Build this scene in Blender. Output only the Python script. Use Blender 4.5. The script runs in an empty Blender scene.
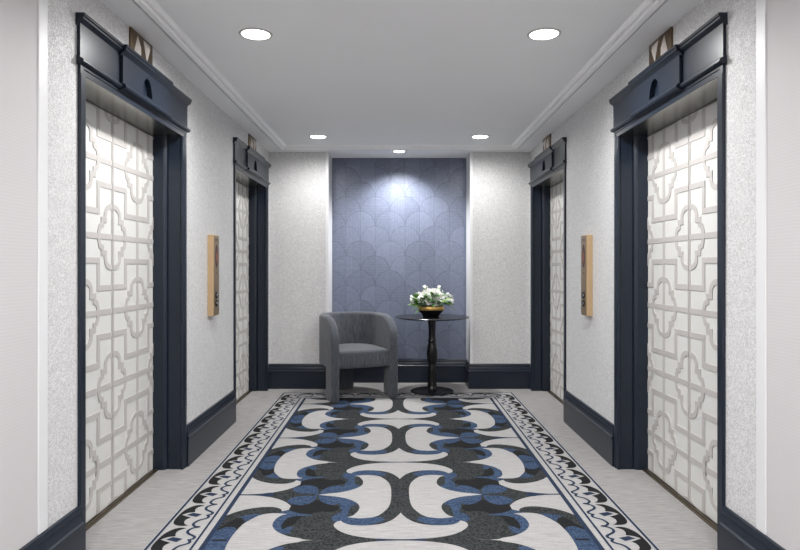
import bpy, bmesh, math, random
from mathutils import Vector, Matrix
random.seed(4)
sc = bpy.context.scene
COL = sc.collection
PI = math.pi

# ------------------------------------------------------------ camera, world, exposure
EYE = 1.25
cam_d = bpy.data.cameras.new('camera')
cam = bpy.data.objects.new('camera', cam_d); COL.objects.link(cam)
cam.location = (0, 0, EYE); cam.rotation_euler = (PI/2, 0, 0)
cam_d.sensor_width = 36; cam_d.lens = 616/800*36
cam_d.shift_x = 0.0025; cam_d.shift_y = -0.00875
cam_d.clip_start = 0.05
sc.camera = cam
w = bpy.data.worlds.new('world'); sc.world = w; w.use_nodes = True
w.node_tree.nodes['Background'].inputs[0].default_value = (0.9, 0.95, 1, 1)
w.node_tree.nodes['Background'].inputs[1].default_value = 0.3
vs = sc.view_settings
vs.view_transform = 'Standard'; vs.look = 'None'; vs.exposure = 0.5; vs.gamma = 1; vs.use_curve_mapping = False
LAMP_W = 84.0          # watts of each downlight
ACCENT_W = 92.0        # the niche downlight

# ------------------------------------------------------------ room measures (metres)
XL, XR = -1.340, 1.370            # side walls
YB = 6.39                         # back wall
YN = 6.735                        # back of the niche
NX0, NX1 = -0.726, 0.752          # niche opening
YF = -2.6                         # wall behind the viewer
ZS, ZC = 2.453, 2.492             # soffit and raised ceiling
DOOR_Y = (3.225, 5.665)         # lift door centres along the walls
DH, DO, DZ = 0.585, 0.6245, 2.066  # half opening, half rough opening, opening height

# ------------------------------------------------------------ mesh helpers
def obj(name, bm, mat, parent=None, smooth=False, recalc=True):
    if recalc: bmesh.ops.recalc_face_normals(bm, faces=bm.faces[:])
    me = bpy.data.meshes.new(name); bm.to_mesh(me); bm.free()
    if smooth:
        for p in me.polygons: p.use_smooth = True
    mats = mat if isinstance(mat, (list, tuple)) else [mat]
    for m in mats: me.materials.append(m)
    o = bpy.data.objects.new(name, me); COL.objects.link(o)
    if parent is not None: o.parent = parent
    return o

def smooth_angle(o, deg=40):
    me = o.data
    for p in me.polygons: p.use_smooth = True
    bm = bmesh.new(); bm.from_mesh(me)
    for e in bm.edges:
        if len(e.link_faces) == 2: e.smooth = e.calc_face_angle(0) < math.radians(deg)
    bm.to_mesh(me); bm.free()
    return o

def empty(name, loc=(0, 0, 0), rz=0, parent=None):
    o = bpy.data.objects.new(name, None); COL.objects.link(o)
    o.location = loc; o.rotation_euler = (0, 0, rz); o.empty_display_size = 0.1
    if parent is not None: o.parent = parent
    return o

def tag(o, label, cat=None, group=None, kind=None):
    o['label'] = label
    if cat: o['category'] = cat
    if group: o['group'] = group
    if kind: o['kind'] = kind
    return o

def struct(o, label=None):
    o['kind'] = 'structure'
    if label: o['label'] = label
    return o

def copy_tree(o, parent=None):
    c = o.copy(); COL.objects.link(c); c.parent = parent
    for ch in o.children: copy_tree(ch, c)
    return c

def box(bm, x0, x1, y0, y1, z0, z1, bev=0):
    vs_ = [bm.verts.new((x, y, z)) for z in (z0, z1) for y in (y0, y1) for x in (x0, x1)]
    fs = [bm.faces.new([vs_[i] for i in f]) for f in ((0,1,3,2),(4,6,7,5),(0,4,5,1),(2,3,7,6),(0,2,6,4),(1,5,7,3))]
    if bev:
        es = list({e for f in fs for e in f.edges})
        bmesh.ops.bevel(bm, geom=es, offset=bev, segments=2, affect='EDGES', profile=0.5)

def extrude_poly(bm, pts, f0, f1):
    """pts: 2D outline; f0/f1 map a 2D point to the two 3D ends."""
    a = [bm.verts.new(f0(p)) for p in pts]; b = [bm.verts.new(f1(p)) for p in pts]
    n = len(pts)
    for i in range(n):
        j = (i+1) % n
        bm.faces.new((a[i], a[j], b[j], b[i]))
    bm.faces.new(a); bm.faces.new(b[::-1])

def lathe(bm, prof, n=40, cx=0, cy=0):
    rings = []
    for r, z in prof:
        if r < 1e-5: rings.append([bm.verts.new((cx, cy, z))])
        else: rings.append([bm.verts.new((cx+r*math.cos(2*PI*k/n), cy+r*math.sin(2*PI*k/n), z)) for k in range(n)])
    for A, B in zip(rings, rings[1:]):
        for k in range(n):
            l = (k+1) % n
            if len(A) == 1 and len(B) == 1: continue
            if len(A) == 1: bm.faces.new((A[0], B[k], B[l]))
            elif len(B) == 1: bm.faces.new((A[k], A[l], B[0]))
            else: bm.faces.new((A[k], A[l], B[l], B[k]))

def clip(poly, x0, x1, y0, y1):
    def half(P, inside, cut):
        R = []
        for i in range(len(P)):
            p, q = P[i-1], P[i]
            if inside(q):
                if not inside(p): R.append(cut(p, q))
                R.append(q)
            elif inside(p): R.append(cut(p, q))
        return R
    def cx(v): return lambda p, q: (v, p[1]+(q[1]-p[1])*(v-p[0])/(q[0]-p[0]))
    def cy(v): return lambda p, q: (p[0]+(q[0]-p[0])*(v-p[1])/(q[1]-p[1]), v)
    for ins, ct in ((lambda p: p[0] >= x0, cx(x0)), (lambda p: p[0] <= x1, cx(x1)),
                    (lambda p: p[1] >= y0, cy(y0)), (lambda p: p[1] <= y1, cy(y1))):
        poly = half(poly, ins, ct)
        if len(poly) < 3: return []
    out = []
    for p in poly:
        if not out or abs(p[0]-out[-1][0])+abs(p[1]-out[-1][1]) > 1e-5: out.append(p)
    if len(out) > 1 and abs(out[0][0]-out[-1][0])+abs(out[0][1]-out[-1][1]) < 1e-5: out.pop()
    return out if len(out) > 2 else []

def strip(pts, wd):
    """outline of a flat strip of width wd along an open polyline, mitred."""
    L, R = [], []
    n = len(pts)
    for i, p in enumerate(pts):
        d0 = Vector(pts[i])-Vector(pts[i-1]) if i else Vector(pts[1])-Vector(pts[0])
        d1 = Vector(pts[i+1])-Vector(pts[i]) if i < n-1 else d0
        d0 = d0.normalized(); d1 = d1.normalized()
        nn = Vector((-d0.y-d1.y, d0.x+d1.x)).normalized()
        k = wd/2/max(0.5, nn.dot(Vector((-d0.y, d0.x))))
        L.append((p[0]+nn.x*k, p[1]+nn.y*k)); R.append((p[0]-nn.x*k, p[1]-nn.y*k))
    return L+R[::-1]

def smooth_poly(P, closed=True, corner=50, sub=4):
    """Catmull-Rom through the points, keeping sharp corners."""
    n = len(P); V = [Vector(p) for p in P]; T = []
    for i in range(n):
        a, b, c = V[i-1], V[i], V[(i+1) % n]
        if not closed and i in (0, n-1): T.append(None); continue
        d0, d1 = b-a, c-b
        if d0.length < 1e-6 or d1.length < 1e-6 or d0.angle(d1) > math.radians(corner): T.append(None)
        else: T.append((c-a).normalized())
    out = []
    for i in range(n if closed else n-1):
        a, b = V[i], V[(i+1) % n]; ln = (b-a).length; dv = (b-a)
        ta = T[i]*ln if T[i] is not None else dv
        tb = T[(i+1) % n]*ln if T[(i+1) % n] is not None else dv
        for k in range(sub):
            t = k/sub
            p = a*(2*t**3-3*t*t+1)+ta*(t**3-2*t*t+t)+b*(-2*t**3+3*t*t)+tb*(t**3-t*t)
            out.append((p.x, p.y))
    if not closed: out.append(P[-1])
    return out

# ------------------------------------------------------------ material helpers
class NT:
    def __init__(s, name):
        s.m = bpy.data.materials.new(name); s.m.use_nodes = True
        s.t = s.m.node_tree; s.b = s.t.nodes['Principled BSDF']
    def n(s, typ, **kw):
        nd = s.t.nodes.new(typ)
        for k, v in kw.items(): setattr(nd, k, v)
        return nd
    def put(s, sock, v):
        if hasattr(v, 'is_output'): s.t.links.new(v, sock)
        else: sock.default_value = v
    def math(s, op, a, b=None, c=None):
        nd = s.n('ShaderNodeMath', operation=op)
        for i, v in enumerate((a, b, c)):
            if v is not None: s.put(nd.inputs[i], v)
        return nd.outputs[0]
    def mix(s, f, a, b):
        nd = s.n('ShaderNodeMix', data_type='RGBA')
        s.put(nd.inputs[0], f)
        s.put(nd.inputs[6], a if hasattr(a, 'is_output') else (*a, 1)); s.put(nd.inputs[7], b if hasattr(b, 'is_output') else (*b, 1))
        return nd.outputs[2]
    def pos(s):
        return s.n('ShaderNodeNewGeometry').outputs['Position']
    def objco(s):
        return s.n('ShaderNodeTexCoord').outputs['Object']
    def mapped(s, v, scale):
        nd = s.n('ShaderNodeMapping'); s.put(nd.inputs[0], v); nd.inputs['Scale'].default_value = scale
        return nd.outputs[0]
    def noise(s, v, scale, detail=3, dist=0, rough=0.5):
        nd = s.n('ShaderNodeTexNoise'); s.put(nd.inputs['Vector'], v)
        nd.inputs['Scale'].default_value = scale; nd.inputs['Detail'].default_value = detail
        nd.inputs['Distortion'].default_value = dist; nd.inputs['Roughness'].default_value = rough
        return nd.outputs[0]
    def ramp(s, f, lo, hi):
        nd = s.n('ShaderNodeMapRange'); s.put(nd.inputs[0], f)
        nd.inputs[1].default_value = lo; nd.inputs[2].default_value = hi
        return nd.outputs[0]
    def bump(s, h, strength, dist=0.002):
        nd = s.n('ShaderNodeBump'); nd.inputs['Strength'].default_value = strength
        nd.inputs['Distance'].default_value = dist; s.put(nd.inputs['Height'], h)
        s.t.links.new(nd.outputs[0], s.b.inputs['Normal'])
    def done(s, col, rough=0.5, metal=0, spec=0.5):
        s.put(s.b.inputs['Base Color'], col if hasattr(col, 'is_output') else (*col, 1))
        s.put(s.b.inputs['Roughness'], rough); s.b.inputs['Metallic'].default_value = metal
        s.b.inputs['Specular IOR Level'].default_value = spec
        return s.m

def plain(name, col, rough=0.5, metal=0, var=0.04, scale=12, spec=0.5, bump=0):
    t = NT(name); nz = t.noise(t.objco(), scale)
    lo = tuple(c*(1-var) for c in col); hi = tuple(min(1, c*(1+var)) for c in col)
    if bump: t.bump(t.noise(t.objco(), scale*8), bump)
    return t.done(t.mix(nz, lo, hi), rough, metal, spec)

def wallpaper_mat():
    t = NT('speckled wallpaper'); p = t.pos()
    a = t.noise(p, 78, 2, 2.5); v = t.ramp(a, 0.44, 0.56)
    b = t.noise(p, 2.0)
    c = t.mix(v, (0.53, 0.526, 0.526), (0.76, 0.757, 0.757))
    c = t.mix(t.math('MULTIPLY', b, 0.12), c, (0.6, 0.59, 0.585))
    t.bump(v, 0.4, 0.002)
    return t.done(c, t.math('MULTIPLY_ADD', v, -0.15, 0.6), 0, 0.4)

def ribbed_wall_mat():
    t = NT('fine ribbed vinyl wallcovering'); p = t.pos()
    sp = t.n('ShaderNodeSeparateXYZ'); t.put(sp.inputs[0], p)
    s = t.math('SINE', t.math('MULTIPLY', sp.outputs[2], 2*PI/0.012))
    nz = t.noise(p, 60, 3)
    h = t.math('MULTIPLY', s, nz)
    c = t.mix(t.ramp(h, -0.6, 0.6), (0.565, 0.545, 0.55), (0.60, 0.58, 0.585))
    t.bump(h, 0.04, 0.001)
    return t.done(c, 0.6, 0, 0.3)

def scallop_mat():
    t = NT('blue scallop fan wallpaper'); p = t.pos()
    sp = t.n('ShaderNodeSeparateXYZ'); t.put(sp.inputs[0], p)
    x, z = sp.outputs[0], sp.outputs[2]
    R = 0.162
    X = t.math('ADD', t.math('DIVIDE', x, 2*R), 20.27); Z = t.math('ADD', t.math('DIVIDE', z, R), 0.45)
    j = t.math('FLOOR', Z); dz = t.math('FRACT', Z)
    par = t.math('MODULO', j, 2); par2 = t.math('SUBTRACT', 1, par)
    def cell(pr, jj, dzz):
        q = t.math('MULTIPLY_ADD', pr, 0.5, X)
        dx = t.math('MULTIPLY', t.math('SUBTRACT', t.math('FRACT', q), 0.5), 2)
        dist = t.math('SQRT', t.math('ADD', t.math('MULTIPLY', dx, dx), t.math('MULTIPLY', dzz, dzz)))
        idn = t.math('ADD', t.math('MULTIPLY', t.math('FLOOR', q), 7.31), t.math('MULTIPLY', jj, 3.17))
        return dx, dist, idn
    dxa, da, ida = cell(par, j, dz)
    dxb, db, idb = cell(par2, t.math('ADD', j, 1), t.math('SUBTRACT', dz, 1))
    ins = t.math('LESS_THAN', da, 1.0); out = t.math('SUBTRACT', 1, ins)
    def sel(a, b): return t.math('ADD', t.math('MULTIPLY', a, ins), t.math('MULTIPLY', b, out))
    idn = sel(ida, idb); dist = sel(da, db); dx = sel(dxa, dxb)
    half = t.math('GREATER_THAN', dx, 0)
    wn = t.n('ShaderNodeTexWhiteNoise', noise_dimensions='1D')
    t.put(wn.inputs['W'], t.math('ADD', idn, t.math('MULTIPLY', half, 0.37)))
    rnd = wn.outputs['Value']
    g1 = t.math('GREATER_THAN', rnd, 0.4); g2 = t.math('GREATER_THAN', rnd, 0.75)
    arc = t.math('MULTIPLY', dist, R)
    co = t.math('ADD', t.math('MULTIPLY', z, t.math('SUBTRACT', 1, g1)),
                t.math('ADD', t.math('MULTIPLY', x, t.math('SUBTRACT', g1, g2)), t.math('MULTIPLY', arc, g2)))
    hat = t.math('SINE', t.math('MULTIPLY', co, 2*PI/0.017))
    edge = t.math('LESS_THAN', t.math('ABSOLUTE', t.math('SUBTRACT', da, 0.985)), 0.022)
    mid = t.math('LESS_THAN', t.math('ABSOLUTE', dx), 0.018)
    nz = t.noise(t.mapped(p, (30, 30, 30)), 1.0, 4)
    tone = t.math('ADD', t.math('MULTIPLY_ADD', rnd, 0.30, 0.22), t.math('MULTIPLY', hat, 0.13))
    tone = t.math('ADD', tone, t.math('MULTIPLY', t.math('SUBTRACT', nz, 0.5), 0.6))
    tone = t.math('SUBTRACT', tone, t.math('MULTIPLY', edge, 0.36))
    tone = t.math('SUBTRACT', tone, t.math('MULTIPLY', mid, 0.22))
    c = t.mix(t.ramp(tone, -0.2, 0.9), (0.078, 0.092, 0.135), (0.205, 0.232, 0.32))
    t.bump(tone, 0.25, 0.002)
    return t.done(c, 0.42, 0, 0.5)

def carpet_mat(name, a, b, streak=0.6, fine=260):
    t = NT(name); p = t.pos()
    s1 = t.noise(t.mapped(p, (9, 120, 1)), 1.0, 4, 0, 0.7)
    s2 = t.noise(t.mapped(p, (fine, fine, fine)), 1.0, 2)
    f = t.math('ADD', t.math('MULTIPLY', s1, streak), t.math('MULTIPLY', s2, 1-streak))
    c = t.mix(t.ramp(f, 0.32, 0.68), a, b)
    t.bump(s2, 0.5, 0.003)
    return t.done(c, 0.95, 0, 0.1)

def fabric_mat():
    t = NT('charcoal ribbed chenille'); p = t.objco()
    s1 = t.noise(t.mapped(p, (160, 160, 14)), 1.0, 3); s2 = t.noise(p, 350, 2)
    f = t.math('ADD', t.math('MULTIPLY', s1, 0.6), t.math('MULTIPLY', s2, 0.4))
    c = t.mix(t.ramp(f, 0.3, 0.7), (0.018, 0.021, 0.026), (0.12, 0.13, 0.15))
    t.bump(f, 0.5, 0.003)
    m = t.done(c, 0.9, 0, 0.2)
    t.b.inputs['Sheen Weight'].default_value = 0.25
    return m

def brushed(name, col, rough):
    t = NT(name); s = t.noise(t.mapped(t.objco(), (300, 300, 8)), 1.0, 3)
    c = t.mix(s, tuple(x*0.8 for x in col), col)
    return t.done(c, rough, 1.0)

def emit_mat(name, col, s):
    t = NT(name); t.b.inputs['Emission Color'].default_value = (*col, 1); t.b.inputs['Emission Strength'].default_value = s
    return t.done((0.9, 0.9, 0.9), 0.4)

M = dict(
    paper=wallpaper_mat(), ribbed=ribbed_wall_mat(), scallop=scallop_mat(),
    ceil=plain('matt white ceiling paint', (0.85, 0.855, 0.865), 0.9, var=0.02, scale=3, spec=0.1),
    white=plain('white satin paint', (0.74, 0.74, 0.75), 0.45, var=0.02),
    crown=plain('white moulding paint', (0.95, 0.95, 0.955), 0.5, var=0.01),
    navy=plain('navy satin paint', (0.0088, 0.0145, 0.026), 0.30, var=0.12, scale=5, spec=0.45),
    carpet=carpet_mat('pale grey streaked carpet', (0.18, 0.174, 0.171), (0.43, 0.417, 0.41)),
    r_cream=carpet_mat('rug cream pile', (0.26, 0.254, 0.25), (0.48, 0.47, 0.465)),
    r_dark=carpet_mat('rug charcoal pile', (0.004, 0.005, 0.005), (0.062, 0.067, 0.069), 0.3, 105),
    r_black=carpet_mat('rug black pile', (0.006, 0.006, 0.007), (0.026, 0.027, 0.028), 0.4, 200),
    r_blue=carpet_mat('rug blue pile', (0.008, 0.018, 0.042), (0.072, 0.110, 0.19), 0.4, 110),
    r_navy=carpet_mat('rug navy pile', (0.010, 0.017, 0.034), (0.035, 0.052, 0.095), 0.4, 200),
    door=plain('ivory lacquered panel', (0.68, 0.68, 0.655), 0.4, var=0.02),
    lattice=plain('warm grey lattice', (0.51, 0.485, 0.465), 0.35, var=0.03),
    bronze=brushed('dark bronze plate', (0.19, 0.135, 0.085), 0.42),
    brass=brushed('satin brass', (0.82, 0.60, 0.36), 0.3),
    brassd=brushed('darker satin brass', (0.50, 0.355, 0.205), 0.34),
    headmetal=brushed('polished head lining', (0.36, 0.35, 0.32), 0.26),
    sill=brushed('bronze door sill', (0.20, 0.165, 0.12), 0.4),
    lens=emit_mat('downlight lens', (1, 0.97, 0.92), 7.0),
    trimring=plain('white lamp trim', (0.55, 0.54, 0.52), 0.35),
    crystal=plain('frosted lantern glass', (0.62, 0.57, 0.52), 0.25),
    black=plain('black lacquer', (0.005, 0.005, 0.006), 0.25, var=0.2, spec=0.4),
    stone=plain('polished black stone', (0.012, 0.012, 0.014), 0.22, var=0.5, scale=60, spec=0.7),
    fabric=fabric_mat(),
    gold=plain('gold leaf band', (0.75, 0.48, 0.16), 0.35, 1.0, var=0.35, scale=90, bump=0.5),
    petal=plain('white petal', (0.84, 0.84, 0.81), 0.6, var=0.04, scale=40),
    budgreen=plain('pale green bud', (0.50, 0.60, 0.32), 0.6, var=0.2, scale=50),
    leaf=plain('green leaf', (0.06, 0.19, 0.03), 0.45, var=0.5, scale=30),
    leafpale=plain('pale green leaf', (0.17, 0.32, 0.06), 0.5, var=0.3, scale=30),
    stem=plain('green stem', (0.10, 0.22, 0.05), 0.6, var=0.2),
    darkmark=plain('dark engraved mark', (0.05, 0.03, 0.025), 0.5),
    redmark=plain('brick red enamel', (0.26, 0.09, 0.06), 0.45),
    chrome=plain('polished steel', (0.75, 0.75, 0.75), 0.15, 1.0),
)
MOTIF = {  # one quarter of the repeat: (across, along) in metres
    'C1': [(0.049,0),(0.051,0.09),(0.062,0.176),(0.087,0.242),(0.117,0.29),(0.154,0.313),(0.197,0.321),(0.235,0.316),(0.268,0.306),(0.244,0.29),(0.225,0.25),(0.215,0.21),(0.214,0.168),(0.228,0.125),(0.254,0.09),(0.291,0.058),(0.341,0.032),(0.398,0.017),(0.45,0)],
    'C2': [(0,0.25),(0.012,0.282),(0.04,0.336),(0.076,0.374),(0.118,0.396),(0.179,0.406),(0.241,0.399),(0.28,0.374),(0.294,0.348),(0.313,0.359),(0.325,0.389),(0.322,0.418),(0.302,0.453),(0.275,0.484),(0.231,0.515),(0.171,0.538),(0.112,0.551),(0.053,0.557),(0,0.559)],
    'C3': [(0.345,0.565),(0.4,0.565),(0.451,0.557),(0.466,0.546),(0.516,0.528),(0.556,0.501),(0.59,0.467),(0.614,0.425),(0.623,0.396),(0.623,0.351),(0.614,0.309),(0.594,0.279),(0.571,0.266),(0.598,0.258),(0.644,0.255),(0.681,0.262),(0.714,0.285),(0.741,0.329),(0.765,0.381),(0.778,0.446),(0.785,0.508),(0.787,0.565)],
    'C4': [(0.897,0.008),(0.821,0.008),(0.763,0.017),(0.704,0.036),(0.649,0.069),(0.608,0.108),(0.579,0.151),(0.571,0.176),(0.575,0.21),(0.607,0.231),(0.619,0.201),(0.654,0.176),(0.694,0.171),(0.745,0.18),(0.798,0.205),(0.841,0.239),(0.87,0.274),(0.884,0.29)],
    'B1': [(0.449,0.002),(0.398,0.017),(0.341,0.032),(0.291,0.058),(0.254,0.09),(0.231,0.125),(0.231,0.146),(0.252,0.151),(0.262,0.188),(0.265,0.234),(0.268,0.306),(0.235,0.316),(0.197,0.321),(0.154,0.313),(0.123,0.303),(0.091,0.309),(0.077,0.344),(0.107,0.369),(0.137,0.393),(0.179,0.406),(0.241,0.399),(0.28,0.374),(0.294,0.348),(0.313,0.359),(0.332,0.356),(0.344,0.329),(0.339,0.29),(0.317,0.258),(0.303,0.242),(0.302,0.218),(0.317,0.18),(0.316,0.146),(0.325,0.122),(0.334,0.134),(0.356,0.148),(0.398,0.125),(0.432,0.078)],
    'B2': [(0.453,0.001),(0.486,0.017),(0.528,0.017),(0.567,0.032),(0.596,0.063),(0.605,0.102),(0.569,0.134),(0.52,0.148),(0.478,0.12),(0.458,0.072)],
    'B3': [(0.448,0.274),(0.488,0.266),(0.537,0.242),(0.574,0.218),(0.606,0.234),(0.625,0.25),(0.598,0.258),(0.571,0.266),(0.594,0.279),(0.614,0.309),(0.623,0.351),(0.623,0.396),(0.614,0.425),(0.59,0.467),(0.558,0.495),(0.528,0.495),(0.516,0.481),(0.527,0.467),(0.512,0.432),(0.526,0.422),(0.547,0.425),(0.566,0.45),(0.575,0.422),(0.576,0.366),(0.561,0.316),(0.528,0.292),(0.484,0.29),(0.446,0.285)],
    'B4': [(0.698,0),(0.692,0.027),(0.718,0.032),(0.763,0.017),(0.821,0.008),(0.897,0.008),(0.9,0)],
    'O1': [(0.693,0.266),(0.737,0.266),(0.779,0.279),(0.812,0.298),(0.784,0.321),(0.767,0.362),(0.741,0.329),(0.714,0.285)],
    'O3': [(0.782,0.456),(0.796,0.425),(0.84,0.422),(0.873,0.453),(0.894,0.481),(0.906,0.565),(0.787,0.565),(0.785,0.508)],
    'K1': [(0.32,0.168),(0.355,0.151),(0.398,0.129),(0.435,0.081),(0.457,0.081),(0.477,0.125),(0.519,0.153),(0.568,0.139),(0.573,0.168),(0.572,0.21),(0.529,0.25),(0.488,0.265),(0.449,0.265),(0.441,0.246),(0.398,0.233),(0.345,0.239),(0.322,0.21)],
    'K2': [(0.483,0.293),(0.528,0.295),(0.561,0.321),(0.574,0.366),(0.576,0.418),(0.566,0.45),(0.554,0.439),(0.542,0.418),(0.522,0.396),(0.511,0.351),(0.499,0.313)],
    'O2': [(0.768,0.366),(0.785,0.329),(0.814,0.313),(0.835,0.351),(0.857,0.403),(0.883,0.439),(0.891,0.473),(0.867,0.453),(0.839,0.425),(0.804,0.418),(0.782,0.45)],
    'O4': [(0.801,0.556),(0.862,0.556),(0.866,0.565),(0.796,0.565)],
    'N1': [(0,0.559),(0.053,0.557),(0.112,0.551),(0.111,0.565),(0,0.565)],
    'N2': [(0,0),(0.047,0),(0.047,0.001),(0,0.001)],
    'leaf': [(1.025,0.134),(1.062,0.138),(1.089,0.116),(1.111,0.064),(1.118,-0.011),(1.117,-0.06),(1.109,-0.092),(1.089,-0.115),(1.055,-0.123),(1.029,-0.119),(1.052,-0.1),(1.063,-0.073),(1.061,-0.045),(1.047,-0.023),(1.07,-0.011),(1.103,0.009),(1.079,0.035),(1.047,0.045),(1.057,0.073),(1.053,0.107)],
    'dia': [(1.079,0.008),(1.056,0.035),(1.004,0.017),(1.022,-0.017)],
    'wave': [(0.965,0.149),(0.995,0.134),(1.009,0.104),(1.0,0.076),(0.969,0.049),(0.956,0.035),(0.958,0.015),(0.973,0.005),(0.961,-0.015),(0.965,-0.033),(0.995,-0.057),(1.009,-0.095),(1.005,-0.115),(0.988,-0.132),(0.972,-0.133)],
}

# ============================================================ the room
bm = bmesh.new(); box(bm, XL-0.3, XR+0.3, YF-0.1, YN+0.1, -0.1, 0)
struct(obj('floor', bm, M['carpet']), 'pale grey streaked carpet floor of the lift lobby')

bm = bmesh.new(); box(bm, XL-0.25, XR+0.25, YF-0.1, YN+0.1, ZC, ZC+0.1)
ceiling = struct(obj('ceiling', bm, M['ceil']), 'plain white ceiling with a lower border')
CX0, CX1, CY0, CY1 = XL+0.140, XR-0.154, YF+0.13, 6.28      # outer edge of the crown moulding
def soffit(x0, x1, y0, y1):
    b = bmesh.new(); box(b, x0, x1, y0, y1, ZS, ZC); obj('soffit', b, M['ceil'], ceiling)
soffit(XL, CX0, YF, YB); soffit(CX1, XR, YF, YB); soffit(CX0, CX1, CY1, YB); soffit(CX0, CX1, YF, CY0); soffit(NX0, NX1, YB, YN)

# crown moulding, one mitred ring
prof = [(0.0, 0.034), (0.013, 0.034), (0.013, 0.001), (0.036, 0.005), (0.042, 0.011), (0.042, 0.026), (0.050, 0.026), (0.050, 0.020), (0.060, 0.022), (0.067, 0.030), (0.071, ZC-ZS), (0.0, ZC-ZS)]
bm = bmesh.new(); rings = []
for i, z in prof:
    rings.append([bm.verts.new(v) for v in ((CX0+i, CY0+i, ZS+z), (CX1-i, CY0+i, ZS+z), (CX1-i, CY1-i, ZS+z), (CX0+i, CY1-i, ZS+z))])
for k in range(len(rings)):
    A, B = rings[k-1], rings[k]
    for q in range(4): bm.faces.new((A[q], A[(q+1) % 4], B[(q+1) % 4], B[q]))
struct(obj('trim_1', bm, M['crown']), 'white crown moulding round the raised ceiling')

def side_wall(name, side, label):
    x0, x1 = (XL-0.25, XL) if side < 0 else (XR, XR+0.25)
    b = bmesh.new(); y = YF
    for yc in DOOR_Y:
        box(b, x0, x1, y, yc-DO, 0, ZC); box(b, x0, x1, yc-DO, yc+DO, DZ+0.045, ZC); y = yc+DO
    box(b, x0, x1, y, YN, 0, ZC)
    o = struct(obj(name, b, M['paper']), label)
    b = bmesh.new()
    if side < 0: box(b, XL, XL+0.004, YF, 2.283, 0, ZS)
    else: box(b, XR-0.004, XR, YF, 2.283, 0, ZS)
    c = obj('wallcovering', b, M['ribbed'], o); c['label'] = 'plain fine-ribbed wallcovering'
    return o
side_wall('wall_left', -1, 'left wall in pale speckled paper with two lift openings')
side_wall('wall_right', 1, 'right wall in pale speckled paper with two lift openings')

bm = bmesh.new()
box(bm, XL, NX0, YB, YN+0.1, 0, ZC); box(bm, NX1, XR, YB, YN+0.1, 0, ZC)
wb = struct(obj('wall_back', bm, M['paper']), 'end wall in pale speckled paper with a central niche')
bm = bmesh.new(); box(bm, NX0, NX1, YN, YN+0.1, 0, ZC)
o = obj('niche_panel', bm, M['scallop'], wb); o['label'] = 'blue niche panel with scallop fan pattern'
bm = bmesh.new(); box(bm, XL-0.25, XR+0.25, YF-0.1, YF, 0, ZC)
struct(obj('wall_front', bm, M['ribbed']), 'plain wall behind the viewer')

# white linings of the niche and edge strips of the near walls
n = 2
for s, x in ((1, NX0), (-1, NX1)):
    bm = bmesh.new()
    box(bm, min(x, x+s*0.006), max(x, x+s*0.006), YB-0.004, YN, 0.259, ZS)
    box(bm, min(x-s*0.022, x+s*0.006), max(x-s*0.022, x+s*0.006), YB-0.010, YB-0.001, 0.259, ZS)
    struct(obj('trim_%d' % n, bm, M['white']), 'white lining on the %s edge of the blue niche' % ('left' if s > 0 else 'right')); n += 1
for s, x in ((1, XL), (-1, XR)):
    bm = bmesh.new(); a, b_ = sorted((x, x+s*0.009)); box(bm, a, b_, 2.283, 2.343, 0.259, ZS, 0.003)
    struct(obj('trim_%d' % n, bm, M['white']), 'white vertical strip where the %s wallcoverings meet' % ('left' if s > 0 else 'right')); n += 1

# baseboards
BP = [(0, 0), (0.022, 0), (0.022, 0.158), (0.027, 0.163), (0.027, 0.172), (0.019, 0.178), (0.019, 0.196), (0.013, 0.212), (0.016, 0.217), (0.016, 0.228), (0.011, 0.238), (0, 0.24)]
BP = [(o, z*1.075) for o, z in BP]
def board(parent, p0, p1, nrm, m0=0, m1=0):
    """run the profile from p0 to p1; nrm points into the room; m0/m1 mitre the ends (+1 lengthens outwards)."""
    p0 = Vector(p0); p1 = Vector(p1); nr = Vector(nrm); d = (p1-p0).normalized(); b = bmesh.new()
    extrude_poly(b, BP, lambda q: (*(p0+nr*q[0]-d*q[0]*m0), q[1]), lambda q: (*(p1+nr*q[0]+d*q[0]*m1), q[1]))
    return smooth_angle(obj('baseboard_segment', b, M['navy'], parent), 25)
for nm, x, s in (('left', XL, 1), ('right', XR, -1)):
    e = struct(empty('baseboard_'+nm), 'tall navy baseboard along the %s wall' % nm)
    board(e, (x+s*0.0042, YF), (x+s*0.0042, DOOR_Y[0]-0.651), (s, 0))
    board(e, (x, DOOR_Y[0]+0.651), (x, DOOR_Y[1]-0.651), (s, 0))
e = struct(empty('baseboard_back'), 'tall navy baseboard along the end wall and niche')
board(e, (XL, YB), (NX0, YB), (0, -1), 0, 1); board(e, (NX1, YB), (XR, YB), (0, -1), 1, 0)
board(e, (NX0, YB), (NX0, YN), (1, 0), 1, -1); board(e, (NX0, YN), (NX1, YN), (0, -1), -1, -1); board(e, (NX1, YN), (NX1, YB), (-1, 0), -1, 1)

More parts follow.
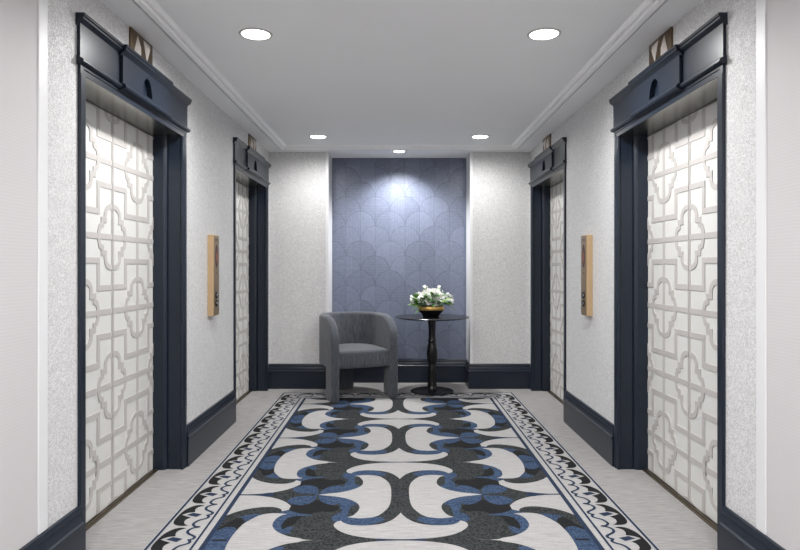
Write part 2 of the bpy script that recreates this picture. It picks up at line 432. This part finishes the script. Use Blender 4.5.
# ============================================================ lift doors
# local axes of a door: a = along the corridor, o = out of the wall into the room, z up
def ring_half():
    q = [(0, 0.162), (0.040, 0.158), (0.068, 0.143), (0.081, 0.118), (0.081, 0.086), (0.114, 0.086), (0.114, 0.058), (0.138, 0.050), (0.149, 0.025)]
    return q+[(0.151, 0)]+[(x, -z) for x, z in q[::-1]]
def make_door(side):
    wx = XL if side < 0 else XR
    s = 1 if side < 0 else -1
    P = lambda a, o, z: (s*o, a, z)
    root = empty('door', (wx, DOOR_Y[0], 0))
    def prism_z(name, pts, z0, z1, parent=root, mat='navy'):
        b = bmesh.new(); extrude_poly(b, pts, lambda p: P(p[0], p[1], z0), lambda p: P(p[0], p[1], z1))
        return smooth_angle(obj(name, b, M[mat], parent), 30)
    def prism_a(name, pts, a0, a1, parent=root, mat='navy'):
        b = bmesh.new(); extrude_poly(b, pts, lambda p: P(a0, p[0], p[1]), lambda p: P(a1, p[0], p[1]))
        return smooth_angle(obj(name, b, M[mat], parent), 30)
    # casings with stepped jambs
    rnd = [(0.026-0.026*math.cos(t), -0.122+0.032*math.sin(t)) for t in [PI/2*k/6 for k in range(7)]]
    cp = [(0, -0.20)]+rnd+[(0.016, -0.086), (0.016, -0.012), (0.006, -0.006), (0.006, 0.003), (0.014, 0.009), (0.034, 0.009), (0.037, 0.013), (0.060, 0.013), (0.065, 0.008), (0.065, 0.0005), (0.0392, 0.0005), (0.0392, -0.20)]
    for e in (-1, 1):
        prism_z('casing', [(e*(DH+q[0]), q[1]) for q in cp], 0, DZ)
    # head: lining seen from below, architrave, header
    hb = bmesh.new()
    box(hb, *sorted((s*-0.20, s*0.004)), -DH-0.03, DH+0.03, DZ, DZ+0.006)
    obj('head_lining', hb, M['headmetal'], root)
    prism_a('architrave', [(-0.2, DZ+0.0065), (0.0, DZ+0.0065), (0.004, DZ), (0.009, DZ), (0.009, DZ+0.022), (0.013, DZ+0.026), (0.013, DZ+0.046), (0.0, DZ+0.046), (0, DZ+0.0445), (-0.2, DZ+0.0445)], -DO+0.001, DO-0.001)
    for e in (-1, 1):
        prism_a('architrave_end', [(0.0006, DZ), (0.013, DZ), (0.013, DZ+0.046), (0.0006, DZ+0.046)], *sorted((e*(DO-0.001), e*0.65)))
    b = bmesh.new()
    for e in (-1, 1): box(b, *sorted((s*0.0005, s*0.014)), *sorted((e*0.2895, e*0.655)), 2.112, 2.290)
    hd = obj('header', b, M['navy'], root)
    low = lambda k: [(0.001, 2.098), (0.024+k, 2.098), (0.034+k, 2.104), (0.044+k, 2.106), (0.050+k, 2.113), (0.050+k, 2.121), (0.044+k, 2.127), (0.034+k, 2.130), (0.031+k, 2.136), (0.001, 2.136)]
    cap = lambda k: [(0.001, 2.262), (0.031+k, 2.262), (0.034+k, 2.270), (0.042+k, 2.278), (0.053+k, 2.284), (0.057+k, 2.288), (0.057+k, 2.296), (0.062+k, 2.300), (0.062+k, 2.312), (0.001, 2.312)]
    prism_a('lower_moulding', low(-0.019), -0.661, 0.661, hd); prism_a('cornice', cap(-0.024), -0.667, 0.667, hd)
    prism_a('lower_moulding', low(-0.003), -0.296, 0.296, hd); prism_a('cornice', cap(-0.008), -0.300, 0.300, hd)
    # centre block with a small recessed arch
    b = bmesh.new(); f = 0.030; zb, zt, hw, hh, ha = 2.130, 2.266, 0.060, 0.094, 0.29; z0 = 2.146
    def quad(*v): b.faces.new([b.verts.new(P(*q)) for q in v])
    quad((-ha, f, zb), (-hw, f, zb), (-hw, f, zt), (-ha, f, zt)); quad((hw, f, zb), (ha, f, zb), (ha, f, zt), (hw, f, zt))
    quad((-hw, f, zb), (hw, f, zb), (hw, f, z0), (-hw, f, z0))
    N = 16; ar = [(-hw*math.cos(PI*k/N), z0+hh*math.sin(PI*k/N)) for k in range(N+1)]
    for (a0, y0), (a1, y1) in zip(ar, ar[1:]):
        quad((a0, f, y0), (a1, f, y1), (a1, f, zt), (a0, f, zt)); quad((a0, f, y0), (a1, f, y1), (a1, 0.003, y1), (a0, 0.003, y0))
    quad((-hw, f, z0), (hw, f, z0), (hw, 0.003, z0), (-hw, 0.003, z0))
    for e in (-1, 1): quad((e*ha, f, zb), (e*ha, 0.0005, zb), (e*ha, 0.0005, zt), (e*ha, f, zt))
    quad((-ha, 0.003, zb), (ha, 0.003, zb), (ha, 0.003, zt), (-ha, 0.003, zt))
    bmesh.ops.remove_doubles(b, verts=b.verts[:], dist=1e-5)
    cb = obj('center_block', b, M['navy'], hd); cb['label'] = 'raised middle of the header with a recessed arch'
    # sill
    b = bmesh.new(); box(b, *sorted((s*-0.175, s*-0.140)), -DH, DH, 0.0, 0.006); box(b, *sorted((s*-0.160, s*-0.154)), -DH, DH, 0.006, 0.010); obj('sill', b, M['sill'], root)
    # two leaves, each with raised lattice strips
    OP = -0.177; SM = 0.045; LWS = (0.66, 0.578); H = DZ-0.004; wd = 0.029
    half = ring_half()
    for e in (-1, 1):
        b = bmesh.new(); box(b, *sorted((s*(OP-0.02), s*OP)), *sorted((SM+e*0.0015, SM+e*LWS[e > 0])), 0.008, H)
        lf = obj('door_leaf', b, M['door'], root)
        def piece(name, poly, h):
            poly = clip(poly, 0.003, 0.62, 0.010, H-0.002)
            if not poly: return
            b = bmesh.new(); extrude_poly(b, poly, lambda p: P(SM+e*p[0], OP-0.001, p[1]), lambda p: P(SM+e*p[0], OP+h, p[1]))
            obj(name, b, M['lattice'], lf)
        for k in range(3):
            piece('vertical_bar', strip([(0.31*k, -0.1), (0.31*k, H+0.1)], wd), 0.0030)
        for k in range(6):
            z = 0.243+0.39*k
            piece('horizontal_bar', strip([(-0.1, z), (0.8, z)], wd), 0.0033)
        for c in range(3):
            for k in range(-1, 4):
                zc = (0.633 if c % 2 == 0 else 0.243)+0.78*k
                for hs in (-1, 1):
                    piece('quatrefoil_band', strip(smooth_poly([(0.31*c+hs*x, zc+z) for x, z in half], False, 40, 3), wd*0.95), 0.0039)
        for k in range(-2, 7):
            zl = 0.243+0.39*k           # row of quatrefoils in odd (k even) or even columns above the key line
            pts = []
            for c in range(-1, 4):
                above = (c % 2 != 0) == (k % 2 == 0)
                z = zl-0.265 if above else zl-0.125
                pts += [(0.31*c-0.155, z), (0.31*c+0.155, z)]
            piece('key_band', strip(pts, wd), 0.0036)
    return root
dl = make_door(-1); dr = make_door(1)
doors = [dl, copy_tree(dl), dr, copy_tree(dr)]
for i, (d, lab) in enumerate(zip(doors, ('near lift door on the left in ivory lattice with navy surround', 'far lift door on the left beside the end wall', 'near lift door on the right in ivory lattice with navy surround', 'far lift door on the right beside the end wall'))):
    d.name = 'door_%d' % (i+1); struct(d, lab)
    d.location.y = DOOR_Y[i % 2]

# ============================================================ downlights
def downlight(x, y, z, r, watts, label, group, spot=3.06, tilt=0):
    e = tag(empty('downlight', (x, y, z)), label, 'ceiling light', group)
    b = bmesh.new(); lathe(b, [(r, -0.002), (r+0.003, -0.0055), (r+0.010, -0.006), (r+0.015, -0.003), (r+0.016, -0.0002), (r, -0.0002)], 48)
    obj('trim_ring', b, M['trimring'], e, True)
    b = bmesh.new(); lathe(b, [(0, -0.0045), (r*0.7, -0.004), (r, -0.003)], 48); obj('lens', b, M['lens'], e, True)
    ld = bpy.data.lights.new('lamp', 'SPOT'); ld.energy = watts; ld.spot_size = spot; ld.spot_blend = 0.72; ld.shadow_soft_size = 0.07; ld.color = (1, 0.995, 0.99)
    lo = bpy.data.objects.new('lamp', ld); COL.objects.link(lo); lo.parent = e; lo.location = (0, 0, -0.02); lo.rotation_euler = (tilt, 0, 0)
    return e
G = 'round recessed downlights'
for y, t, pw in ((3.27, ' in the ceiling before the near lift doors', 1.0), (5.82, ' in the ceiling before the blue niche', 0.45)):
    downlight(-0.755, y, ZC, 0.073, LAMP_W*pw, 'left round downlight'+t, G); downlight(0.775, y, ZC, 0.073, LAMP_W*pw, 'right round downlight'+t, G)
for y, t in ((0.72, ' added out of view over the front end of the rug as fill light'), (-1.6, ' added out of view by the wall behind the viewer as fill light')):  # two unseen pairs, added to brighten the near end of the lobby
    for x, lr in ((-0.755, 'left'), (0.775, 'right')): downlight(x, y, ZC, 0.073, LAMP_W*1.25, lr+' round downlight'+t, G)
downlight(0.013, 6.345, ZS, 0.058, ACCENT_W, 'small round downlight at the head of the blue niche', None, 2.2, 0.16)

# ============================================================ rug
RY0, RY1 = 0.612, 6.15             # front and back edge
FY0, FY1 = RY0+0.26, RY1-0.26      # patterned field
FW = 0.878
rug = tag(empty('patterned_rug', (0.012, 3.386, 0), math.radians(0.3)), 'long rug with charcoal, blue and cream scroll pattern and leaf border', 'rug')
RO = 3.386
def flat(name, polys, z, mat):
    """each connected island of the pattern becomes one part of the rug"""
    b = bmesh.new()
    for p in polys:
        if len(p) >= 3: b.faces.new([b.verts.new((x, y-RO, z)) for x, y in p])
    bmesh.ops.remove_doubles(b, verts=b.verts[:], dist=2e-4)
    seen = set()
    b.faces.index_update(); b.verts.index_update()
    for f0 in b.faces:
        if f0.index in seen: continue
        isl, todo = [], [f0]; seen.add(f0.index)
        while todo:
            f = todo.pop(); isl.append(f)
            for e_ in f.edges:
                for g in e_.link_faces:
                    if g.index not in seen: seen.add(g.index); todo.append(g)
        vid, vl, fl = {}, [], []
        for f in isl:
            f.normal_update(); vs_ = list(f.verts)
            if f.normal.z < 0: vs_.reverse()
            for v_ in vs_:
                if v_.index not in vid: vid[v_.index] = len(vl); vl.append(tuple(v_.co))
            fl.append([vid[v_.index] for v_ in vs_])
        me = bpy.data.meshes.new(name); me.from_pydata(vl, [], fl); me.materials.append(mat)
        o = bpy.data.objects.new(name, me); COL.objects.link(o); o.parent = rug
    b.free()
b = bmesh.new(); box(b, -1.146, 1.146, RY0-RO, RY1-RO, 0.0, 0.004); obj('ground', b, M['r_cream'], rug)
flat('field', [[(-FW, FY0), (FW, FY0), (FW, FY1), (-FW, FY1)]], 0.0044, M['r_dark'])
def tile(keys):
    out = []
    for k in range(-2, 3):
        yA = RO+1.13*k
        for sv in (1, -1):
            for su in (1, -1):
                for key in keys:
                    p = [(su*u, yA+sv*v) for u, v in smooth_poly(MOTIF[key])]
                    out.append(clip(p, -FW, FW, FY0, FY1))
    return out
flat('cream_scroll', tile(['C1', 'C2', 'C3', 'C4']), 0.0048, M['r_cream'])
flat('blue_scroll', tile(['B1', 'B2', 'B3', 'O1', 'O3', 'N2']), 0.0051, M['r_blue'])
flat('black_scroll', tile(['K1', 'K2', 'O2', 'O4']), 0.0054, M['r_black'])
flat('navy_line', tile(['N1', 'B4']), 0.0054, M['r_navy'])
def frame(d0, d1):
    """four strips of a rectangular line, d0..d1 inwards from the outer edge line at 1.139"""
    x0, x1 = 1.139-d0, 1.139-d1; a0, a1 = RY0+d0, RY0+d1; c0, c1 = RY1-d0, RY1-d1
    return [[(-x0, a0), (-x1, a0), (-x1, c0), (-x0, c0)], [(x1, a0), (x0, a0), (x0, c0), (x1, c0)], [(-x1, a0), (x1, a0), (x1, a1), (-x1, a1)], [(-x1, c1), (x1, c1), (x1, c0), (-x1, c0)]]
for nm, d0, d1, mt in (('outer_line', 0, 0.013, 'r_navy'), ('inner_line', 0.200, 0.211, 'r_navy'), ('edge_stripe', 0.240, 0.263, 'r_navy')):
    flat(nm, frame(d0, d1), 0.0058, M[mt])
leafs, dias, waves = [], [], []
L_, D_ = smooth_poly(MOTIF['leaf'], True, 60, 3), MOTIF['dia']
W_ = strip(smooth_poly(MOTIF['wave'], False, 75, 3), 0.014)
for su in (1, -1):
    for k in range(-9, 10):
        yc = RO+0.2825*k
        if not (RY0+0.2 < yc < RY1-0.16): continue
        for lst, mo in ((leafs, L_), (dias, D_), (waves, W_)): lst.append([(su*u, yc+v) for u, v in mo])
for end, yy in ((1, RY1), (-1, RY0)):
    for k in range(-3, 4):
        for lst, mo in ((leafs, L_), (dias, D_), (waves, W_)): lst.append([(0.2825*k+v, yy+end*(u-1.139)) for u, v in mo])
flat('border_leaf', leafs, 0.0048, M['r_black']); flat('border_diamond', dias, 0.0050, M['r_navy']); flat('border_wave_line', waves, 0.0052, M['r_navy'])

# ============================================================ hall lanterns (two arrows on a bronze plate)
def lantern(side, y, label):
    x = XL if side < 0 else XR; s = 1 if side < 0 else -1
    e = tag(empty('hall_lantern', (x, y-0.025, 2.3205)), label, 'lift indicator', 'arrow plates above the lift doors')
    b = bmesh.new(); box(b, *sorted((0.0006*s, s*0.012)), -0.135, 0.135, -0.004, 0.130, 0.002); obj('plate', b, M['bronze'], e)
    for c, up in ((-0.058, 1), (0.058, -1)):
        b = bmesh.new(); zt, zb = (0.118, 0.014) if up > 0 else (0.014, 0.118)
        base = [b.verts.new((s*0.0122, c+q, z)) for q, z in ((-0.044, zb), (0.044, zb), (0, zt))]
        tip = b.verts.new((s*0.030, c, zb+(zt-zb)*0.36))
        b.faces.new(base)
        for i in range(3): b.faces.new((base[i], base[(i+1) % 3], tip))
        t = obj('arrow', b, M['crystal'], e); t['label'] = 'faceted %s arrow' % ('up' if up > 0 else 'down')
for side, nm in ((-1, 'left'), (1, 'right')):
    lantern(side, DOOR_Y[0], 'bronze plate with two faceted arrows above the near %s lift door' % nm)
    lantern(side, DOOR_Y[1], 'bronze plate with two faceted arrows above the far %s lift door' % nm)

# ============================================================ call stations
def call_station(side, label):
    x = XL if side < 0 else XR; s = 1 if side < 0 else -1
    e = tag(empty('lift_call_panel', (x, 4.40, 0.91)), label, 'call panel', 'brass lift call panels')
    W, H, D = 0.0675, 0.575, 0.042
    def bx(name, o0, o1, a0, a1, z0, z1, mat, bev=0, par=e):
        b = bmesh.new(); box(b, *sorted((s*o0, s*o1)), a0, a1, z0, z1, bev); return obj(name, b, M[mat], par)
    bx('housing', 0.0006, D, -W, W, 0, H, 'brass', 0.003)
    fp = bx('face_plate', D, D+0.0025, -W+0.006, W-0.006, 0.006, H-0.006, 'brassd', 0.001)
    F = D+0.0026
    def plate(name, pts, o1, mat, par):
        b = bmesh.new(); extrude_poly(b, pts, lambda p: (s*F, p[0], p[1]), lambda p: (s*(F+o1), p[0], p[1])); return obj(name, b, M[mat], par)
    for z in (0.145, 0.088):
        bt = empty('call_button', (s*F, 0.0, z), 0, e)
        b = bmesh.new(); lathe(b, [(0.014, 0), (0.0235, 0), (0.0235, 0.004), (0.021, 0.006), (0.016, 0.006), (0.014, 0.004), (0.014, 0)], 28)
        bmesh.ops.rotate(b, verts=b.verts[:], cent=(0, 0, 0), matrix=Matrix.Rotation(s*PI/2, 3, 'Y')); obj('button_ring', b, M['black'], bt, True)
        b = bmesh.new(); lathe(b, [(0, 0.006), (0.010, 0.005), (0.0138, 0.001)], 24)
        bmesh.ops.rotate(b, verts=b.verts[:], cent=(0, 0, 0), matrix=Matrix.Rotation(s*PI/2, 3, 'Y')); obj('button_cap', b, M['chrome'], bt, True)
    # fire-use pictogram: dark pointed oval with a reddish flame in it, and thin engraved lines above and below
    N = 24; zc = 0.425; ov = []
    for k in range(N):
        t = 2*PI*k/N; ov.append((0.034*math.sin(t)*(1-0.25*abs(math.cos(t))**3), zc+0.085*math.cos(t)))
    em = plate('emblem', ov, 0.001, 'darkmark', fp)
    fl = [(0, 0.055), (0.008, 0.030), (0.020, 0.012), (0.022, -0.016), (0.012, -0.040), (0, -0.056), (-0.012, -0.040), (-0.021, -0.014), (-0.016, 0.010), (-0.006, 0.022)]
    b = bmesh.new(); extrude_poly(b, [(a, zc+z) for a, z in fl], lambda p: (s*(F+0.001), p[0], p[1]), lambda p: (s*(F+0.002), p[0], p[1])); obj('flame_mark', b, M['redmark'], fp)
    for z, h in ((0.542, 0.004), (0.531, 0.004), (0.326, 0.003), (0.300, 0.007)):
        w_ = 0.040 if z > 0.5 else 0.012
        plate('engraved_line', [(-w_, z), (w_, z), (w_, z+h), (-w_, z+h)], 0.0004, 'darkmark', fp)
call_station(-1, 'tall brass call panel on the left wall between the lifts')
call_station(1, 'tall brass call panel on the right wall between the lifts')

# ============================================================ armchair
def armchair(loc, rz):
    e = tag(empty('barrel_armchair', loc, rz), 'charcoal ribbed barrel armchair with block legs before the niche', 'armchair')
    hw, ys, ry, T = 0.295, 0.38, 0.285, 0.076       # half width to the centre line, straight arm length, rear curve, thickness
    path = []
    for k in range(31): path.append((-hw, ys*k/30))
    for k in range(1, 60): path.append((-hw*math.cos(PI*k/60), ys+ry*math.sin(PI*k/60)))
    for k in range(31): path.append((hw, ys*(30-k)/30))
    acc = [0]
    for p, q in zip(path, path[1:]): acc.append(acc[-1]+math.dist(p, q))
    tot = acc[-1]
    def at(sv):
        sv = min(max(sv, 0), tot)
        for i in range(len(acc)-1):
            if sv <= acc[i+1]+1e-9:
                t = (sv-acc[i])/(acc[i+1]-acc[i]); p, q = Vector(path[i]), Vector(path[i+1]); d = (q-p).normalized()
                return p.lerp(q, t), d
    ZT, ZB, R, LEG = 0.79, 0.305, 0.24, 0.19
    def ztop(d): return ZT if d >= R*1.15 else ZT-R+R*math.sqrt(max(0, 1-(1-d/(R*1.15))**2))
    def zbot(d):
        if d <= LEG: return 0.0
        if d >= LEG+0.03: return ZB
        return ZB-0.03+0.03*math.sqrt(max(0, 1-(1-(d-LEG)/0.03)**2)) if d > LEG+0.0015 else 0.0
    ds = [0, .002, .006, .012, .02, .03, .042, .056, .072, .09, .11, .135, .165, .189, .1905, .1922, .195, .199, .205, .212, .222, .238]
    mid = [0.26+(tot/2-0.26)*k/26 for k in range(27)]
    half = ds+mid
    samp = half+[tot-d for d in half[::-1][1:]]
    b = bmesh.new(); rings = []
    for sv in samp:
        d = min(sv, tot-sv); p, t = at(sv); nr = Vector((-t.y, t.x))     # left normal = outwards
        zt, zb_ = ztop(d), zbot(d)
        rr = 0.018                                                       # rounded front edge
        th = T/2 if d >= rr else T/2-rr+rr*math.sqrt(max(0, 1-(1-d/rr)**2))
        c = 0.030; ring = []
        prof = [(-1, 0, 0)]
        loop = []
        for (sx, base, sg) in ((1, zb_, 1), (1, zt, -1), (-1, zt, -1), (-1, zb_, 1)):
            cc = c if base == zt else 0.012
            cc = min(cc, th*0.9)
            arc = []
            for k in range(5):
                a = PI/2*k/4
                arc.append((sx*(th-cc+cc*math.sin(a)), base+sg*(cc-cc*math.cos(a))))
            if (sx, sg) in ((1, -1), (-1, 1)): arc = arc[::-1]
            loop += arc
        # add side subdivisions so that long faces stay clean
        ring = [b.verts.new((p.x+nr.x*u, p.y+nr.y*u, z)) for u, z in loop]
        rings.append(ring)
    n = len(rings[0])
    for A, B in zip(rings, rings[1:]):
        for k in range(n): b.faces.new((A[k], A[(k+1) % n], B[(k+1) % n], B[k]))
    b.faces.new(rings[0]); b.faces.new(rings[-1][::-1])
    sh = smooth_angle(obj('shell', b, M['fabric'], e), 60)
    # seat cushion: D-shaped slab with soft edges, front slightly bowed
    iw = hw-T/2-0.003; iy = ry-T/2-0.003
    outl = []
    for k in range(9): outl.append((-iw+2*iw*k/8, 0.035-0.018*math.sin(PI*k/8)))
    for k in range(25): outl.append((iw*math.cos(PI*k/24), ys+iy*math.sin(PI*k/24)))
    cen = Vector((0, 0.28)); b = bmesh.new(); rings = []
    for ins, z in ((0.012, 0.302), (0.0, 0.312), (0.0, 0.345), (0.0, 0.432), (0.003, 0.447), (0.009, 0.458), (0.019, 0.464), (0.045, 0.468), (0.12, 0.472), (0.2, 0.474)):
        rings.append([b.verts.new((*(Vector(q)+(cen-Vector(q)).normalized()*ins), z)) for q in outl])
    n = len(outl)
    for A, B in zip(rings, rings[1:]):
        for k in range(n): b.faces.new((A[k], A[(k+1) % n], B[(k+1) % n], B[k]))
    b.faces.new(rings[0][::-1]); b.faces.new(rings[-1])
    smooth_angle(obj('seat', b, M['fabric'], e), 60)
    b = bmesh.new(); box(b, -0.075, 0.075, ys+ry-0.10, ys+ry+0.035, 0, 0.304, 0.012); obj('rear_leg', b, M['fabric'], e)
    return e
armchair((-0.303, 5.795, 0.0062), math.radians(23))

# ============================================================ pedestal table
TX, TY, TZ = 0.343, 6.205, 0.0062
e = tag(empty('pedestal_table', (TX, TY, TZ)), 'round black pedestal table with a turned post beside the armchair', 'table')
b = bmesh.new(); lathe(b, [(0, 0.732), (0.30, 0.732), (0.350, 0.740), (0.370, 0.746), (0.373, 0.750), (0.373, 0.753), (0.369, 0.756), (0, 0.756)], 72)
smooth_angle(obj('table_top', b, M['stone'], e), 35)
b = bmesh.new(); lathe(b, [(0, 0.02), (0.055, 0.02), (0.055, 0.040), (0.046, 0.052), (0.044, 0.060), (0.048, 0.068), (0.045, 0.080), (0.043, 0.17), (0.041, 0.255), (0.037, 0.270), (0.036, 0.280), (0.040, 0.290), (0.050, 0.330), (0.054, 0.375), (0.053, 0.420), (0.046, 0.455), (0.039, 0.485), (0.038, 0.500), (0.043, 0.510), (0.044, 0.518), (0.039, 0.526), (0.035, 0.540), (0.036, 0.62), (0.040, 0.70), (0.055, 0.722), (0.07, 0.732), (0, 0.732)], 40)
smooth_angle(obj('post', b, M['black'], e), 40)
b = bmesh.new(); lathe(b, [(0, 0), (0.212, 0), (0.216, 0.004), (0.216, 0.010), (0.206, 0.015), (0.12, 0.021), (0.06, 0.032), (0, 0.034)], 64)
smooth_angle(obj('base', b, M['black'], e), 35)

# ============================================================ flower bowl
VX, VY, VZ = TX-0.012, TY-0.02, TZ+0.7565
v = tag(empty('flower_bowl', (VX, VY, VZ)), 'black footed bowl with a gold rim band on the table', 'bowl')
b = bmesh.new(); lathe(b, [(0, 0), (0.078, 0), (0.082, 0.006), (0.088, 0.016), (0.112, 0.044), (0.128, 0.066), (0.131, 0.080), (0.131, 0.105), (0.124, 0.108), (0.119, 0.104), (0.119, 0.08), (0, 0.075)], 48)
smooth_angle(obj('bowl_body', b, M['black'], v), 40)
b = bmesh.new(); lathe(b, [(0.1312, 0.068), (0.1335, 0.072), (0.1335, 0.104), (0.1312, 0.107)], 48); obj('gold_band', b, M['gold'], v, True)

fa = tag(empty('flower_arrangement', (VX, VY, VZ+0.086)), 'white roses with green leaves and small sprigs in the black bowl', 'flowers')
fa.scale = (1.1, 1.1, 1.08)
rng = random.Random(11)
def petal_rose():
    b = bmesh.new()
    for layer, (np_, r, h, open_) in enumerate(((3, 0.010, 0.034, 0.1), (4, 0.018, 0.036, 0.35), (5, 0.027, 0.034, 0.6), (6, 0.035, 0.028, 0.95))):
        for k in range(np_):
            a0 = 2*PI*k/np_+layer*0.7; wdt = 2*PI/np_*0.75; grid = []
            for i in range(5):
                row = []
                for j in range(5):
                    u = (j/4-0.5)*2; t = i/4
                    ang = a0+u*wdt*(0.55+0.45*math.sin(PI*min(1, t+0.25)))
                    rad = r*(0.35+0.65*math.sin(t*PI/2))+open_*0.012*t*t
                    z = h*t*(1-0.22*u*u*t)-0.008*open_*t*t*t - 0.004*layer
                    row.append(b.verts.new((rad*math.cos(ang), rad*math.sin(ang), z)))
                grid.append(row)
            for i in range(4):
                for j in range(4): b.faces.new((grid[i][j], grid[i][j+1], grid[i+1][j+1], grid[i+1][j]))
    return b
def leaf_mesh(w_=0.016, ln=0.075, bend=0.02):
    b = bmesh.new(); rows = []
    for i in range(7):
        t = i/6; ww = w_*math.sin(PI*(0.06+0.94*t)**0.8)**0.9
        rows.append([b.verts.new((t*ln, q*ww, -bend*t*t+0.25*abs(q)*ww)) for q in (-1, 0, 1)])
    for A, B in zip(rows, rows[1:]):
        for j in range(2): b.faces.new((A[j], A[j+1], B[j+1], B[j]))
    return b
def blossom():
    b = bmesh.new()
    for k in range(5):
        a = 2*PI*k/5
        def pt(r, da, z): return b.verts.new((r*math.cos(a+da), r*math.sin(a+da), z))
        b.faces.new((pt(0.001, 0, 0), pt(0.010, -0.5, 0.004), pt(0.016, -0.2, 0.006), pt(0.016, 0.2, 0.006), pt(0.010, 0.5, 0.004)))
    lathe(b, [(0, 0.006), (0.003, 0.004), (0.0035, 0)], 8)
    return b
proto = {}
def inst(kind, name, maker, mat, loc, direction, scale, roll=0, parent=None):
    parent = parent or fa
    if kind not in proto:
        o = obj(name, maker(), mat, None, True, recalc=False); proto[kind] = o.data
    else:
        o = bpy.data.objects.new(name, proto[kind]); COL.objects.link(o)
    o.parent = parent; o.location = loc
    q = Vector(direction).to_track_quat('Z' if kind in ('rose', 'blossom', 'bud') else 'X', 'Y' if kind in ('rose', 'blossom', 'bud') else 'Z')
    o.rotation_mode = 'QUATERNION'; o.rotation_quaternion = q @ Matrix.Rotation(roll, 3, 'Z' if kind in ('rose', 'blossom', 'bud') else 'X').to_quaternion()
    o.scale = (scale,)*3
    return o
def tube(bm_, p0, p1, r, n=6):
    d = (Vector(p1)-Vector(p0)).normalized(); u = d.orthogonal().normalized(); w_ = d.cross(u)
    A = [bm_.verts.new(Vector(p0)+(u*math.cos(2*PI*k/n)+w_*math.sin(2*PI*k/n))*r) for k in range(n)]
    B = [bm_.verts.new(Vector(p1)+(u*math.cos(2*PI*k/n)+w_*math.sin(2*PI*k/n))*r*0.7) for k in range(n)]
    for k in range(n): bm_.faces.new((A[k], A[(k+1) % n], B[(k+1) % n], B[k]))
    bm_.faces.new(B)
def add_stem(p):
    b = bmesh.new(); q = Vector(p); r0 = Vector((q.x*0.35, q.y*0.35, 0.0)); tube(b, r0, q, 0.0025); obj('stem', b, M['stem'], fa)
roses = [(0.025, -0.095, 0.080, 1.25), (-0.055, -0.060, 0.118, 1.15), (0.035, -0.035, 0.140, 1.25), (0.085, -0.035, 0.115, 1.0), (-0.020, -0.015, 0.148, 1.1), (-0.075, 0.030, 0.105, 1.0), (0.060, 0.050, 0.118, 1.05), (-0.010, 0.080, 0.095, 1.0), (0.135, -0.030, 0.092, 0.85), (-0.135, 0.0, 0.082, 0.8), (-0.020, -0.095, 0.095, 0.9)]
for x, y, z, s_ in roses:
    add_stem((x, y, z)); inst('rose', 'rose', petal_rose, M['petal'], (x, y, z-0.005), (x*1.1, y*1.3-0.03, 0.11), s_*1.12, rng.uniform(0, 6))
sprays = [(-0.055, -0.01, 0.195), (0.085, 0.0, 0.185), (-0.165, -0.03, 0.105), (0.165, -0.02, 0.125), (-0.165, -0.05, 0.075), (0.170, -0.06, 0.070), (0.120, -0.07, 0.085), (-0.10, -0.08, 0.085), (0.180, 0.03, 0.075), (-0.11, 0.04, 0.13), (-0.03, -0.13, 0.062)]
for x, y, z in sprays:
    e = empty('sprig', (x*0.4, y*0.4, 0.0), 0, fa); d = Vector((x*0.6, y*0.6, z))
    b = bmesh.new(); tube(b, (0, 0, 0), d, 0.002); obj('stem', b, M['stem'], e)
    for k in range(6):
        off = Vector((rng.uniform(-0.022, 0.022), rng.uniform(-0.02, 0.01), rng.uniform(-0.03, 0.012)))
        if z > 0.18 and k % 2: 
            inst('bud', 'bud', lambda: (lambda bb: (lathe(bb, [(0, -0.008), (0.006, -0.003), (0.007, 0.003), (0, 0.010)], 8), bb)[1])(bmesh.new()), M['budgreen'], d+off, (off.x, off.y, 0.03), 1.0, 0, e)
        else:
            inst('blossom', 'blossom', blossom, M['petal'], d+off, (off.x+0.01, -0.03, 0.02+off.z), rng.uniform(0.75, 1.1), rng.uniform(0, 6), e)
for k in range(170):
    a = rng.uniform(0, 2*PI); r = rng.uniform(0.06, 0.15); z = rng.uniform(0.03, 0.125)*(1-0.2*(r > 0.11))
    d = (math.cos(a), math.sin(a), rng.uniform(-0.05, 0.9))
    if k % 4: inst('leaf', 'leaf', leaf_mesh, M['leaf'], (r*math.cos(a), r*math.sin(a), z), d, rng.uniform(0.75, 1.2), rng.uniform(-0.8, 0.8))
    else: inst('leafp', 'leaf', leaf_mesh, M['leafpale'], (r*math.cos(a), r*math.sin(a), z), d, rng.uniform(0.7, 1.1), rng.uniform(-0.8, 0.8))
# long blades that arch over the rim
def blade(): return leaf_mesh(0.013, 0.16, 0.05)
for x, y, z, d in ((-0.08, -0.10, 0.03, (-0.5, -0.25, -0.05)), (-0.07, -0.11, 0.02, (-0.35, -0.3, -0.12)), (0.11, -0.06, 0.05, (0.9, -0.1, 0.25)), (0.10, -0.05, 0.045, (0.75, -0.1, -0.1)), (-0.11, -0.03, 0.05, (-0.9, -0.1, 0.12)), (0.11, 0.0, 0.08, (0.8, 0, 0.5)), (0.12, -0.07, 0.03, (0.6, -0.2, -0.15))):
    inst('blade', 'leaf', blade, M['leaf'] if x < -0.075 else M['leafpale'], (x, y, z), d, 0.8)
